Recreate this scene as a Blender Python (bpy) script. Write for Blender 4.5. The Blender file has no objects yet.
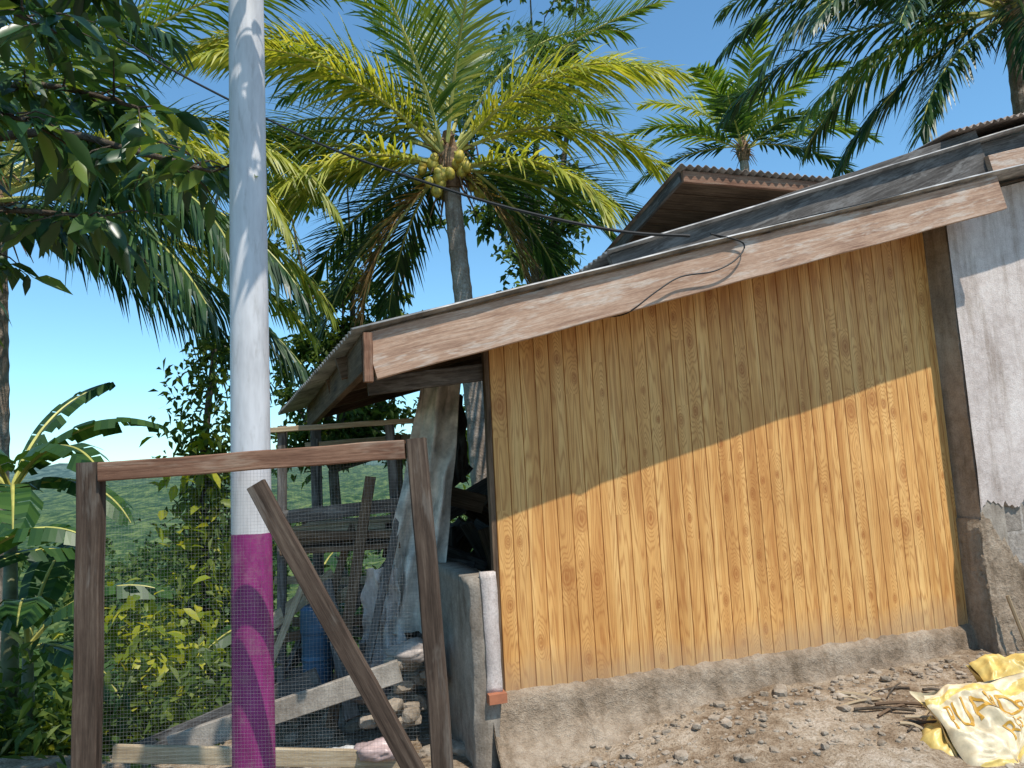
import bpy, bmesh, math, random
import numpy as np
from mathutils import Matrix, Vector, noise
random.seed(7); rng=np.random.default_rng(7)
scene=bpy.context.scene
V=Vector
# ------------------------------------------------------------------ node helpers
def mat_new(name):
    m=bpy.data.materials.new(name); m.use_nodes=True
    nt=m.node_tree; nt.nodes.clear()
    out=nt.nodes.new('ShaderNodeOutputMaterial')
    return m,nt,out
def N(nt,t,**k):
    n=nt.nodes.new(t)
    for a,b in k.items(): setattr(n,a,b)
    return n
def ramp(nt,fac,stops):
    r=nt.nodes.new('ShaderNodeValToRGB'); el=r.color_ramp.elements
    while len(el)<len(stops): el.new(.5)
    for e,(p,c) in zip(el,stops):
        e.position=p; e.color=(*c,1) if len(c)==3 else c
    nt.links.new(fac,r.inputs[0]); return r.outputs[0]
def math_(nt,op,a,b=None,c=None):
    n=nt.nodes.new('ShaderNodeMath'); n.operation=op
    for i,x in enumerate((a,b,c)):
        if x is None: continue
        if isinstance(x,(int,float)): n.inputs[i].default_value=x
        else: nt.links.new(x,n.inputs[i])
    return n.outputs[0]
def mix(nt,f,a,b,bt='MIX'):
    n=nt.nodes.new('ShaderNodeMix'); n.data_type='RGBA'; n.blend_type=bt
    for s,x in ((n.inputs['Factor'],f),(n.inputs[6],a),(n.inputs[7],b)):
        if isinstance(x,(int,float)): s.default_value=x
        elif isinstance(x,tuple): s.default_value=(*x,1) if len(x)==3 else x
        else: nt.links.new(x,s)
    return n.outputs[2]
def noise_(nt,vec,scale,detail=4,rough=.55,dist=0,vscale=None):
    if vscale is not None:
        mp=N(nt,'ShaderNodeMapping'); mp.inputs['Scale'].default_value=vscale
        nt.links.new(vec,mp.inputs[0]); vec=mp.outputs[0]
    n=N(nt,'ShaderNodeTexNoise'); n.inputs['Scale'].default_value=scale
    n.inputs['Detail'].default_value=min(detail,4); n.inputs['Roughness'].default_value=rough
    n.inputs['Distortion'].default_value=dist
    nt.links.new(vec,n.inputs['Vector']); return n.outputs[0]
def principled(nt,out,col,rough=.8,bump=None,bs=.3,bd=.01,spec=.3,metal=0):
    b=N(nt,'ShaderNodeBsdfPrincipled')
    if isinstance(col,tuple): b.inputs['Base Color'].default_value=(*col,1)
    else: nt.links.new(col,b.inputs['Base Color'])
    if isinstance(rough,(int,float)): b.inputs['Roughness'].default_value=rough
    else: nt.links.new(rough,b.inputs['Roughness'])
    b.inputs['Specular IOR Level'].default_value=spec
    b.inputs['Metallic'].default_value=metal
    if bump is not None:
        bn=N(nt,'ShaderNodeBump'); bn.inputs['Strength'].default_value=bs; bn.inputs['Distance'].default_value=bd
        nt.links.new(bump,bn.inputs['Height']); nt.links.new(bn.outputs[0],b.inputs['Normal'])
    nt.links.new(b.outputs[0],out.inputs[0]); return b
def wood_mat(name,c_dark,c_mid,c_light,patch=None,pf0=.52):
    m,nt,out=mat_new(name)
    uv=N(nt,'ShaderNodeUVMap').outputs[0]
    oi=N(nt,'ShaderNodeObjectInfo')
    add=N(nt,'ShaderNodeVectorMath',operation='ADD'); nt.links.new(uv,add.inputs[0])
    cmb=N(nt,'ShaderNodeCombineXYZ'); r=math_(nt,'MULTIPLY',oi.outputs['Random'],37.); nt.links.new(r,cmb.inputs[0]); nt.links.new(r,cmb.inputs[1])
    nt.links.new(cmb.outputs[0],add.inputs[1]); vec=add.outputs[0]
    g=noise_(nt,vec,1,6,.65,.4,(3,70,1)); b=noise_(nt,vec,1,4,.6,0,(2.2,7,1)); f=noise_(nt,vec,1,5,.7,0,(25,160,1))
    x=math_(nt,'ADD',math_(nt,'MULTIPLY',g,.55),math_(nt,'MULTIPLY',b,.45))
    col=ramp(nt,x,[(.36,c_dark),(.5,c_mid),(.64,c_light)])
    if patch:
        p=noise_(nt,vec,1,6,.72,.2,(2.2,12,1)); pf=ramp(nt,p,[(pf0,(0,0,0)),(pf0+.1,(1,1,1))])
        col=mix(nt,math_(nt,'MULTIPLY',pf,.65),col,patch)
    col=mix(nt,.5,col,ramp(nt,f,[(.35,(.55,.52,.5)),(.6,(1,1,1))]),'MULTIPLY')
    principled(nt,out,col,.85,g,.5,.004,.2)
    return m
def concrete_mat(name,a,b,c,scale=1.,bs=.5,bd=.01):
    m,nt,out=mat_new(name)
    co=N(nt,'ShaderNodeTexCoord').outputs['Object']
    n1=noise_(nt,co,1.6*scale,6,.65); n2=noise_(nt,co,14*scale,6,.7); n3=noise_(nt,co,90*scale,3,.6)
    x=math_(nt,'ADD',math_(nt,'MULTIPLY',n1,.6),math_(nt,'MULTIPLY',n2,.4))
    col=ramp(nt,x,[(.36,a),(.5,b),(.63,c)])
    col=mix(nt,.55,col,ramp(nt,n3,[(.32,(.6,.58,.56)),(.55,(1,1,1))]),'MULTIPLY')
    st=noise_(nt,co,3,5,.7,0,(3,3,.35)); col=mix(nt,.6,col,ramp(nt,st,[(.36,(.55,.50,.44)),(.52,(1,1,1))]),'MULTIPLY')
    h=math_(nt,'ADD',math_(nt,'MULTIPLY',n2,1.),math_(nt,'MULTIPLY',n3,.35))
    principled(nt,out,col,.92,h,bs,bd,.15)
    return m
def leaf_mat(name,cols,trans=.45,rough=.45,spec=.3,tint=(1.3,1.25,.5)):
    m,nt,out=mat_new(name)
    g=N(nt,'ShaderNodeNewGeometry')
    col=ramp(nt,g.outputs['Random Per Island'],[(i/(len(cols)-1),c) for i,c in enumerate(cols)])
    co=N(nt,'ShaderNodeTexCoord').outputs['Object']
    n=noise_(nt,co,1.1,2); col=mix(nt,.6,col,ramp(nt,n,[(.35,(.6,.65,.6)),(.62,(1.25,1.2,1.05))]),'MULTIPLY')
    b=N(nt,'ShaderNodeBsdfPrincipled'); nt.links.new(col,b.inputs['Base Color'])
    b.inputs['Roughness'].default_value=rough; b.inputs['Specular IOR Level'].default_value=spec
    tr=N(nt,'ShaderNodeBsdfTranslucent'); tc=mix(nt,1.,col,tint,'MULTIPLY'); nt.links.new(tc,tr.inputs[0])
    mx=N(nt,'ShaderNodeMixShader'); mx.inputs[0].default_value=trans
    nt.links.new(b.outputs[0],mx.inputs[1]); nt.links.new(tr.outputs[0],mx.inputs[2]); nt.links.new(mx.outputs[0],out.inputs[0])
    return m
# ------------------------------------------------------------------ object helpers
def link(ob,parent=None):
    scene.collection.objects.link(ob)
    if parent: ob.parent=parent
    return ob
def empty(name,loc=(0,0,0),rz=0):
    e=bpy.data.objects.new(name,None); e.location=loc; e.rotation_euler=(0,0,rz); e.empty_display_size=.2
    return link(e)
def mobj(name,vs,fs,mats,parent=None,mi=None,smooth=False,uv=None):
    me=bpy.data.meshes.new(name); me.from_pydata([tuple(v) for v in vs],[],fs)
    for m in (mats if isinstance(mats,list) else [mats]): me.materials.append(m)
    if mi is not None: me.polygons.foreach_set('material_index',mi)
    if smooth: me.polygons.foreach_set('use_smooth',[True]*len(me.polygons))
    if uv is not None:
        l=me.uv_layers.new(name='UVMap'); vi=np.zeros(len(me.loops),dtype=np.int32); me.loops.foreach_get('vertex_index',vi)
        l.data.foreach_set('uv',np.asarray(uv,dtype=np.float32)[vi].ravel())
    me.update(); return link(bpy.data.objects.new(name,me),parent)
def board(name,p0,p1,w,th,mat,parent=None,nrm=(0,-1,0),jit=.0015,seg=8,w1=None,bow=0.):
    """plank from p0 to p1 (centre line); w = size across, th = size along nrm"""
    p0,p1=V(p0),V(p1); d=(p1-p0); L=d.length; d.normalize()
    n=V(nrm); n=(n-d*n.dot(d)).normalized(); u=n.cross(d).normalized()
    w1=w1 or w; c=min(w,th)*.09; vs=[];uv=[];fs=[]
    for i in range(seg+1):
        f=i/seg; ww=w+(w1-w)*f; h=ww/2; k=th/2
        cs=[(-h+c,-k),(h-c,-k),(h,-k+c),(h,k-c),(h-c,k),(-h+c,k),(-h,k-c),(-h,-k+c)]
        o=p0+d*(L*f)+n*(bow*math.sin(math.pi*f)); ju,jn=random.uniform(-jit,jit),random.uniform(-jit,jit); per=0;last=None
        for a,b in cs:
            if last: per+=math.hypot(a-last[0],b-last[1])
            last=(a,b); vs.append(o+u*(a+ju)+n*(b+jn)); uv.append((L*f,per))
    for i in range(seg):
        for j in range(8):
            a=i*8+j;b=i*8+(j+1)%8; fs.append((a,b,b+8,a+8))
    fs.append(tuple(range(7,-1,-1))); fs.append(tuple(seg*8+j for j in range(8)))
    return mobj(name,vs,fs,mat,parent,uv=uv)
def tube(pts,rads,n=8,vs=None,fs=None,cap=True):
    own=vs is None
    if own: vs,fs=[],[]
    base=len(vs); P=[V(p) for p in pts]
    for i,p in enumerate(P):
        d=(P[min(i+1,len(P)-1)]-P[max(i-1,0)]).normalized()
        a=d.cross(V((0,0,1)) if abs(d.z)<.9 else V((1,0,0))).normalized(); b=d.cross(a)
        for j in range(n):
            t=2*math.pi*j/n; vs.append(p+(a*math.cos(t)+b*math.sin(t))*rads[i])
    for i in range(len(P)-1):
        for j in range(n):
            a=base+i*n+j;b=base+i*n+(j+1)%n; fs.append((a,b,b+n,a+n))
    if cap:
        fs.append(tuple(base+j for j in range(n-1,-1,-1))); fs.append(tuple(base+(len(P)-1)*n+j for j in range(n)))
    return vs,fs
def smoothcurve(pts,n=8):
    P=[V(p) for p in pts]; out=[]
    for i in range(len(P)-1):
        p0=P[max(i-1,0)];p1=P[i];p2=P[i+1];p3=P[min(i+2,len(P)-1)]
        for k in range(n):
            t=k/n; out.append(.5*((2*p1)+(-p0+p2)*t+(2*p0-5*p1+4*p2-p3)*t*t+(-p0+3*p1-3*p2+p3)*t**3))
    out.append(P[-1]); return out
def leaves(name,P,D,LEN,WID,mat,parent=None,detailed=False,droop=.25,fold=.25,upbias=1.):
    P=np.asarray(P,float);D=np.asarray(D,float); n=len(P); LEN=np.broadcast_to(LEN,(n,))[:,None]; WID=np.broadcast_to(WID,(n,))[:,None]
    D=D/(np.linalg.norm(D,axis=1,keepdims=True)+1e-9)
    U=rng.normal(0,.55,(n,3)); U[:,2]+=upbias
    S=np.cross(D,U); S/=np.linalg.norm(S,axis=1,keepdims=True)+1e-9; U=np.cross(S,D)
    down=np.array([0,0,-1.])
    def st(f,w,e=0):
        return P+D*LEN*f+down*LEN*droop*f*f+S*WID*w*.5+U*WID*fold*e
    if detailed:
        A=[st(0,0),st(.28,-.85,.6),st(.28,0),st(.28,.85,.6),st(.62,-.9,.6),st(.62,0),st(.62,.9,.6),st(1,0)]
        F=[(0,2,1),(0,3,2),(1,2,5,4),(2,3,6,5),(4,5,7),(5,6,7)]
    else:
        A=[st(0,0),st(.45,-1,1),st(1,0),st(.45,1,1)]; F=[(0,2,1),(0,3,2)]
    k=len(A); vs=np.stack(A,1).reshape(-1,3)
    fs=[tuple(i*k+q for q in f) for i in range(n) for f in F]
    return mobj(name,vs.tolist(),fs,mat,parent,smooth=detailed)
# ------------------------------------------------------------------ materials
FASC=wood_mat('fascia_wood',(.27,.16,.11),(.45,.29,.20),(.57,.42,.32),(.62,.54,.46),.52)
DARKW=wood_mat('weathered_dark_wood',(.05,.043,.038),(.11,.098,.088),(.19,.17,.155),(.25,.235,.22))
FENW=wood_mat('fence_wood',(.035,.023,.016),(.085,.058,.042),(.15,.11,.08),(.17,.145,.12),.55)
REDW=wood_mat('rail_wood',(.13,.062,.038),(.24,.125,.078),(.33,.20,.13),(.35,.25,.18),.55)
BRNW=wood_mat('brown_wood',(.055,.035,.022),(.14,.09,.055),(.23,.155,.10))
LIGW=wood_mat('pale_lumber',(.28,.2,.12),(.42,.32,.2),(.55,.45,.31))
CONC=concrete_mat('raw_concrete',(.20,.165,.13),(.32,.275,.225),(.43,.375,.31))
MORT=concrete_mat('mortar_band',(.21,.155,.105),(.34,.26,.185),(.45,.36,.27),1.8,.9,.025)
PLAS=concrete_mat('wall_plaster',(.46,.385,.345),(.60,.52,.475),(.70,.625,.575),1.3,.5,.012)
STON=concrete_mat('stone',(.22,.18,.135),(.34,.28,.215),(.48,.41,.33),3,.6,.01)
def panel_mat():
    m,nt,out=mat_new('wood_print_panel'); L=nt.links
    co=N(nt,'ShaderNodeTexCoord').outputs['Object']; sx=N(nt,'ShaderNodeSeparateXYZ'); L.new(co,sx.inputs[0])
    X,Z=sx.outputs[0],sx.outputs[2]; bw=.0935
    bi=math_(nt,'FLOOR',math_(nt,'DIVIDE',X,bw)); wn=N(nt,'ShaderNodeTexWhiteNoise',noise_dimensions='1D'); L.new(bi,wn.inputs['W']); R=wn.outputs[0]
    fx=math_(nt,'SUBTRACT',math_(nt,'DIVIDE',X,bw),bi)
    Xo=math_(nt,'ADD',X,math_(nt,'MULTIPLY',R,23.)); Zo=math_(nt,'ADD',Z,math_(nt,'MULTIPLY',R,7.))
    c=N(nt,'ShaderNodeCombineXYZ'); L.new(Xo,c.inputs[0]); L.new(Zo,c.inputs[2]); vec=c.outputs[0]
    cz=math_(nt,'DIVIDE',Zo,.42); ci=math_(nt,'FLOOR',cz); cf=math_(nt,'SUBTRACT',cz,ci)
    wv=N(nt,'ShaderNodeCombineXYZ'); L.new(ci,wv.inputs[0]); L.new(bi,wv.inputs[1]); w2=N(nt,'ShaderNodeTexWhiteNoise',noise_dimensions='2D'); L.new(wv.outputs[0],w2.inputs['Vector'])
    sc=N(nt,'ShaderNodeSeparateColor'); L.new(w2.outputs['Color'],sc.inputs[0])
    kx=math_(nt,'MULTIPLY_ADD',sc.outputs[0],.5,.25); kz=math_(nt,'MULTIPLY_ADD',sc.outputs[1],.56,.22); on=math_(nt,'GREATER_THAN',sc.outputs[2],.66)
    size=math_(nt,'MULTIPLY_ADD',math_(nt,'FRACT',math_(nt,'MULTIPLY',sc.outputs[2],17.)),.85,.42)
    dx=math_(nt,'MULTIPLY',math_(nt,'SUBTRACT',fx,kx),bw); dz=math_(nt,'MULTIPLY',math_(nt,'SUBTRACT',cf,kz),.42)
    wob=math_(nt,'MULTIPLY',math_(nt,'SUBTRACT',noise_(nt,vec,1,2,.6,0,(40,1,18)),.5),.012)
    q=lambda a,k:math_(nt,'POWER',math_(nt,'MULTIPLY',a,k),2.)
    d1=math_(nt,'MULTIPLY',math_(nt,'ADD',math_(nt,'SQRT',math_(nt,'ADD',q(dx,1.),q(dz,.6))),wob),size)
    d2=math_(nt,'ADD',q(dx,24.),q(dz,8.))
    k=math_(nt,'MULTIPLY',math_(nt,'POWER',2.718,math_(nt,'MULTIPLY',d2,-1.)),on)
    field=noise_(nt,vec,1,2,.45,0,(11,1,.8))
    tot=math_(nt,'ADD',math_(nt,'MULTIPLY',field,15.),math_(nt,'MULTIPLY',k,6.))
    w=math_(nt,'FRACT',tot); tri=math_(nt,'ABSOLUTE',math_(nt,'SUBTRACT',w,.5))
    line=ramp(nt,tri,[(0,(1,1,1)),(.12,(.6,.6,.6)),(.3,(0,0,0))])
    ring=ramp(nt,d1,[(0,(1,1,1)),(.006,(.9,.9,.9)),(.0085,(.2,.2,.2)),(.0115,(1,1,1)),(.015,(.2,.2,.2)),(.0185,(.7,.7,.7)),(.023,(0,0,0))])
    ringm=math_(nt,'MULTIPLY',ring,on)
    fine=noise_(nt,vec,1,3,.6,0,(220,1,6)); tone=noise_(nt,vec,1,3,.5,0,(12,1,.5))
    base=ramp(nt,tone,[(.33,(.58,.28,.085)),(.5,(.73,.40,.135)),(.68,(.84,.52,.20))])
    base=mix(nt,math_(nt,'MULTIPLY',line,.6),base,(.42,.16,.045))
    base=mix(nt,math_(nt,'MULTIPLY',ringm,.7),base,(.36,.12,.03))
    base=mix(nt,.35,base,ramp(nt,fine,[(.35,(.68,.6,.5)),(.6,(1.05,1.05,1.05))]),'MULTIPLY')
    base=mix(nt,.3,base,ramp(nt,R,[(0,(.78,.72,.66)),(1,(1.1,1.1,1.08))]),'MULTIPLY')
    ed=math_(nt,'ABSOLUTE',math_(nt,'SUBTRACT',fx,.5)); base=mix(nt,.7,base,ramp(nt,ed,[(.455,(1,1,1)),(.49,(.58,.42,.3))]),'MULTIPLY')
    dirt=noise_(nt,co,2.2,6,.7); zz=math_(nt,'SUBTRACT',Z,math_(nt,'MULTIPLY',dirt,.35))
    base=mix(nt,ramp(nt,zz,[(.24,(.55,.55,.55)),(.42,(0,0,0))]),base,(.36,.25,.155))
    base=mix(nt,.5,base,ramp(nt,noise_(nt,co,1.1,5,.65),[(.38,(.74,.68,.62)),(.6,(1.05,1.05,1.05))]),'MULTIPLY')
    principled(nt,out,base,.5,line,.05,.002,.25); return m
PANEL=panel_mat()
def simple(name,col,rough=.6,metal=0,nscale=6,var=.25,spec=.4,bs=.15):
    m,nt,out=mat_new(name); co=N(nt,'ShaderNodeTexCoord').outputs['Object']
    n=noise_(nt,co,nscale,6,.65); lo=tuple(c*(1-var) for c in col); hi=tuple(min(1,c*(1+var*.7)) for c in col)
    principled(nt,out,ramp(nt,n,[(.35,lo),(.62,hi)]),rough,n,bs,.004,spec,metal); return m
SHEET=simple('corrugated_iron',(.33,.315,.295),.55,.3,5,.5)
SHEETU=simple('rusty_iron',(.26,.20,.16),.7,.2,6,.5)
WIRE=simple('wire_metal',(.24,.24,.23),.5,.3,20,.3)
CABLE=simple('cable_black',(.012,.012,.012),.6)
CLOTH=simple('grey_cloth',(.60,.55,.48),.9,0,9,.35)
SACKW=simple('sack_white',(.68,.56,.36),.45,0,7,.3,.5)
SACKY=simple('sack_yellow',(.70,.50,.15),.42,0,8,.3,.5)
INKY=simple('sack_ink',(.60,.32,.04),.5)
TRUNK=concrete_mat('palm_bark',(.22,.17,.13),(.38,.31,.25),(.54,.47,.40),2.5,.8,.02)
BARK=concrete_mat('bark',(.06,.045,.035),(.12,.095,.07),(.19,.16,.13),3,.8,.02)
BLUE=simple('blue_plastic',(.03,.09,.16),.4)
COCO=simple('coconut_husk',(.50,.38,.06),.55,0,14,.45)
FIBER=simple('palm_fibre',(.24,.145,.08),.9,0,20,.5)
RACH=simple('rachis',(.46,.43,.11),.5,0,3,.3)
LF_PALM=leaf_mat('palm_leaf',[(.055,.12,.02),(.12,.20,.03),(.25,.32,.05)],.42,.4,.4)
LF_YEL=leaf_mat('palm_leaf_sunny',[(.20,.25,.03),(.38,.40,.06),(.54,.50,.12)],.45,.4,.4)  # sunlit copy of palm_leaf, brightness of the sun put into its colour
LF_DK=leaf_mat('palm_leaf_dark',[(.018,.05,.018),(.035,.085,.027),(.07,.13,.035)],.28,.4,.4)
LF_DEAD=leaf_mat('palm_leaf_dead',[(.20,.12,.05),(.32,.21,.10)],.3,.7,.2)
LF_BROAD=leaf_mat('broad_leaf',[(.015,.048,.022),(.03,.08,.028),(.06,.12,.033),(.18,.25,.05)],.32,.33,.5)
LF_TREE=leaf_mat('tree_leaf',[(.035,.075,.017),(.075,.125,.025),(.16,.21,.035)],.42,.5,.3)
LF_LITE=leaf_mat('young_leaf',[(.10,.17,.02),(.26,.32,.03),(.47,.46,.05)],.45,.45,.35)
LF_BAN=leaf_mat('banana_leaf',[(.02,.065,.022),(.04,.10,.028),(.07,.145,.036)],.36,.4,.4)
LF_FAR=leaf_mat('far_leaf',[(.03,.07,.025),(.06,.11,.035),(.13,.17,.045)],.3,.7,.1)
# ------------------------------------------------------------------ frame of the house
P0=V((-.128,4.29,0)); ANG=math.radians(18); S=V((math.cos(ANG),math.sin(ANG),0)); T=V((-S.y,S.x,0))
def W(s,t,z): return P0+S*s+T*t+V((0,0,z))
def ss(a,b,x):
    x=max(0,min(1,(x-a)/(b-a))); return x*x*(3-2*x)
def yedge(x): return 4.75+6.1*ss(-2.4,.6,x)
def hgt(x,y,fine=True):
    q=V((x,y,0))-P0; s=q.dot(S); t=q.dot(T)
    h=.03
    if y<14: h+=.17*ss(-.1,1.6,s)*ss(-2.2,-.2,t)*(1-ss(3,4,t))
    h+=.10*ss(2.2,5,s)*ss(-3,-.5,t)
    e=max(y-yedge(x),-(x+4.2)*.8-.3,0)
    h-=26*(1-math.exp(-e*.5/26))
    d=math.hypot(x,y)
    if d>90: h+=ss(90,260,d)*(6+9*noise.noise(V((x/70,y/70,2))))+ss(250,800,d)*(32+34*noise.noise(V((x/260,y/260,3)))+8*noise.noise(V((x/90,y/90,1))))+ss(1000,2000,d)*(40+60*noise.noise(V((x/420,y/420,8))))
    if fine:
        near=1-ss(8,20,d); h+=.02*noise.noise(V((x*2.3,y*2.3,0)))
        if near>0: h+=near*(.026*noise.noise(V((x*6,y*6,2)))+.020*noise.noise(V((x*17,y*17,4))))
        if d>12: h+=min(1,(d-12)/40)*2.2*noise.noise(V((x/9,y/9,7)))
    return h
n=440; b=math.asinh(2600/1.5); tt=np.linspace(-1,1,n); gx=1.5*np.sinh(b*tt)+.9; gy=1.5*np.sinh(b*tt)+4.0
vs=[];att=[];att2=[]
for y in gy:
    for x in gx:
        vs.append((x,y,hgt(x,y)))
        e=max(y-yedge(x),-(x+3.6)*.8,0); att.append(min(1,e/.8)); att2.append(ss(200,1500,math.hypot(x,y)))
fs=[(j*n+i,j*n+i+1,(j+1)*n+i+1,(j+1)*n+i) for j in range(n-1) for i in range(n-1)]
m,nt,out=mat_new('ground_soil'); co=N(nt,'ShaderNodeTexCoord').outputs['Object']
n1=noise_(nt,co,1.3,6,.65); n2=noise_(nt,co,9,7,.72); n3=noise_(nt,co,70,4,.7)
x=math_(nt,'ADD',math_(nt,'MULTIPLY',n1,.5),math_(nt,'MULTIPLY',n2,.5))
dirt=ramp(nt,x,[(.38,(.16,.108,.066)),(.47,(.29,.215,.145)),(.54,(.39,.31,.225)),(.62,(.50,.42,.33))])
dirt=mix(nt,.7,dirt,ramp(nt,n3,[(.35,(.42,.38,.33)),(.54,(1.05,1.05,1.05))]),'MULTIPLY')
gn=noise_(nt,co,.16,9,.8); gcol=ramp(nt,gn,[(.38,(.015,.04,.018)),(.5,(.045,.085,.03)),(.6,(.13,.17,.055))])
haze_col=ramp(nt,noise_(nt,co,.03,9,.8),[(.38,(.045,.085,.08)),(.5,(.075,.125,.112)),(.6,(.125,.18,.15))])  # bluish haze over the distant hills, put into the ground colour
va=N(nt,'ShaderNodeAttribute',attribute_name='far_haze'); gcol=mix(nt,va.outputs['Fac'],gcol,haze_col)
vc=N(nt,'ShaderNodeAttribute',attribute_name='green'); col=mix(nt,vc.outputs['Fac'],dirt,gcol)
principled(nt,out,col,.95,math_(nt,'ADD',n2,math_(nt,'MULTIPLY',n3,.4)),.9,.04,.1)
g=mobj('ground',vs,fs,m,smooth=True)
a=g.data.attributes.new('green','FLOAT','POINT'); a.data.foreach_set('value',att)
a=g.data.attributes.new('far_haze','FLOAT','POINT'); a.data.foreach_set('value',att2)
# ------------------------------------------------------------------ HOUSE
house=empty('house',P0,ANG)
SL=.262
def rz(s): return 2.345+SL*(s+.75)
def fz(s): return rz(s)-.035
bw=.0935; prof=[]; s=0.0
while s<3.40:
    e=min(s+bw,3.40); prof+= [(s,.005),(s+.0035,0),(e-.0035,0)]; s=e
prof.append((3.40,.005)); vs=[];fs=[]
for sx,tx in prof: vs+=[(sx,tx,.37),(sx,tx,fz(sx)-.03)]
for i in range(len(prof)-1): fs.append((2*i,2*i+2,2*i+3,2*i+1))
nb=len(vs); vs+=[(0,.05,.37),(0,.05,fz(0)-.03),(3.4,.05,.37),(3.4,.05,fz(3.4)-.03)]
fs+=[(nb+2,nb,nb+1,nb+3),(nb,0,1,nb+1)]
mobj('wall_panel',vs,fs,PANEL,house)
board('panel_edge_strip',(-.018,.02,.36),(-.018,.02,fz(0)-.03),.05,.03,BRNW,house,nrm=(1,0,0))
def sboard(name,s0,z0,s1,z1,t,w,th,mat,**k): return board(name,(s0,t,z0),(s1,t,z1),w,th,mat,house,nrm=(0,-1,0),**k)
sboard('front_fascia',-.75,rz(-.75)-.148,3.56,rz(3.56)-.148,-.5,.235,.04,FASC,seg=24,jit=.003)
board('fascia_end_block',(-.765,-.525,2.31),(-.765,-.525,2.07),.045,.05,REDW,house)
board('eave_beam',(-.77,-.5,2.215),(-.90,2.7,2.18),.19,.045,BRNW,house,nrm=(-1,0,0))
def corr(name,A,B,C,D,amp,pitch,mat,parent,th=.004,m=14):
    A,B,C,D=map(V,(A,B,C,D)); L=(B-A).length; k=int(L/pitch*8); vs=[];fs=[]
    nr=((B-A).cross(D-A)).normalized(); nr=nr if nr.z>0 else -nr
    for i in range(k+1):
        f=i/k; o=amp*math.sin(2*math.pi*f*L/pitch); p=A.lerp(B,f);q=D.lerp(C,f)
        for j in range(m+1):
            vs.append(p.lerp(q,j/m)+nr*o+V((0,0,.006*noise.noise(V((f*9,j*.7,A.z))))))
    for i in range(k):
        for j in range(m): a=i*(m+1)+j; fs.append((a,a+1,a+m+2,a+m+1))
    o=mobj(name,vs,fs,mat,parent,smooth=True); md=o.modifiers.new('s','SOLIDIFY'); md.thickness=th; return o
corr('roof_sheet',(-.84,-.56,rz(-.84)),(-1.17,2.9,rz(-1.17)),(5.6,2.9,rz(5.6)),(5.6,-.56,rz(5.6)),.011,.076,SHEET,house)
for i,t in enumerate([.04,.9,1.9,2.75]):
    board('rafter_%d'%i,(-.86,t,rz(-.86)-.10),(5.4,t,rz(5.4)-.10),.12,.05,BRNW,house,nrm=(0,-1,0))
for i,s in enumerate([-.45,.2,.9,1.7,2.5,3.2]):
    board('purlin_%d'%i,(s,-.47,rz(s)-.045),(s,2.8,rz(s)-.045),.05,.04,BRNW,house,nrm=(0,0,1))
board('eave_post',(-.86,2.55,-.6),(-.86,2.55,2.1),.09,.09,DARKW,house)
board('ledger',(-.7,.07,2.12),(.0,.05,2.2),.1,.05,DARKW,house)
for i in range(16):
    a=.95+.29*i; board('rear_plank_%d'%i,(a,2.62,.05),(a,2.62,fz(a)-.13),.285,.02,BRNW,house)
for i in range(6):
    a=.1+.42*i; board('side_plank_%d'%i,(.92,a+.15,.05),(.92,a+.15,fz(.9)-.14),.41,.02,BRNW,house,nrm=(1,0,0))
board('upper_fascia',(.85,.02,rz(.85)+.09),(4.12,.02,rz(4.12)+.26),.16,.045,DARKW,house,w1=.40,seg=16,jit=.004)
corr('upper_roof_sheet',(.8,-.06,rz(.8)+.19),(.8,1.6,rz(.8)+.19),(6.2,1.6,rz(6.2)+.50),(6.2,-.06,rz(6.2)+.50),.011,.076,SHEET,house)
corr('upper_roof_lap',(3.7,-.09,rz(3.7)+.47),(5.6,-.09,rz(5.6)+.52),(5.6,1.2,rz(5.6)+.50),(3.7,1.2,rz(3.7)+.45),.012,.076,SHEETU,house)
board('upper_barge',(4.14,.1,rz(4.12)+.31),(5.8,.1,rz(5.8)+.36),.12,.05,DARKW,house)
board('upper_barge_low',(4.14,-.02,rz(4.14)+.10),(5.6,-.02,rz(5.6)+.10),.26,.04,FASC,house)
corr('raised_roof_sheet',(1.98,.94,4.02),(3.5,.94,4.02),(3.5,3.0,3.65),(1.98,3.0,3.65),.013,.076,SHEETU,house)
board('raised_roof_fascia',(2.03,1.0,3.945),(3.45,1.0,3.945),.10,.035,REDW,house)
board('raised_roof_side',(2.03,1.03,3.955),(2.03,2.95,3.60),.10,.03,DARKW,house,nrm=(1,0,0))
for i in range(8): board('raised_roof_board_%d'%i,(2.06,1.12+.25*i,3.93-.045*i),(3.4,1.12+.25*i,3.93-.045*i),.24,.015,BRNW,house,nrm=(0,0.18,1))
for i,(a,t) in enumerate([(2.75,1.9),(3.35,1.1),(2.75,2.85),(3.35,2.85)]): board('raised_roof_stud_%d'%i,(a,t,rz(a)-.1),(a,t,3.9-(t-1)*.18),.07,.07,DARKW,house)
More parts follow.
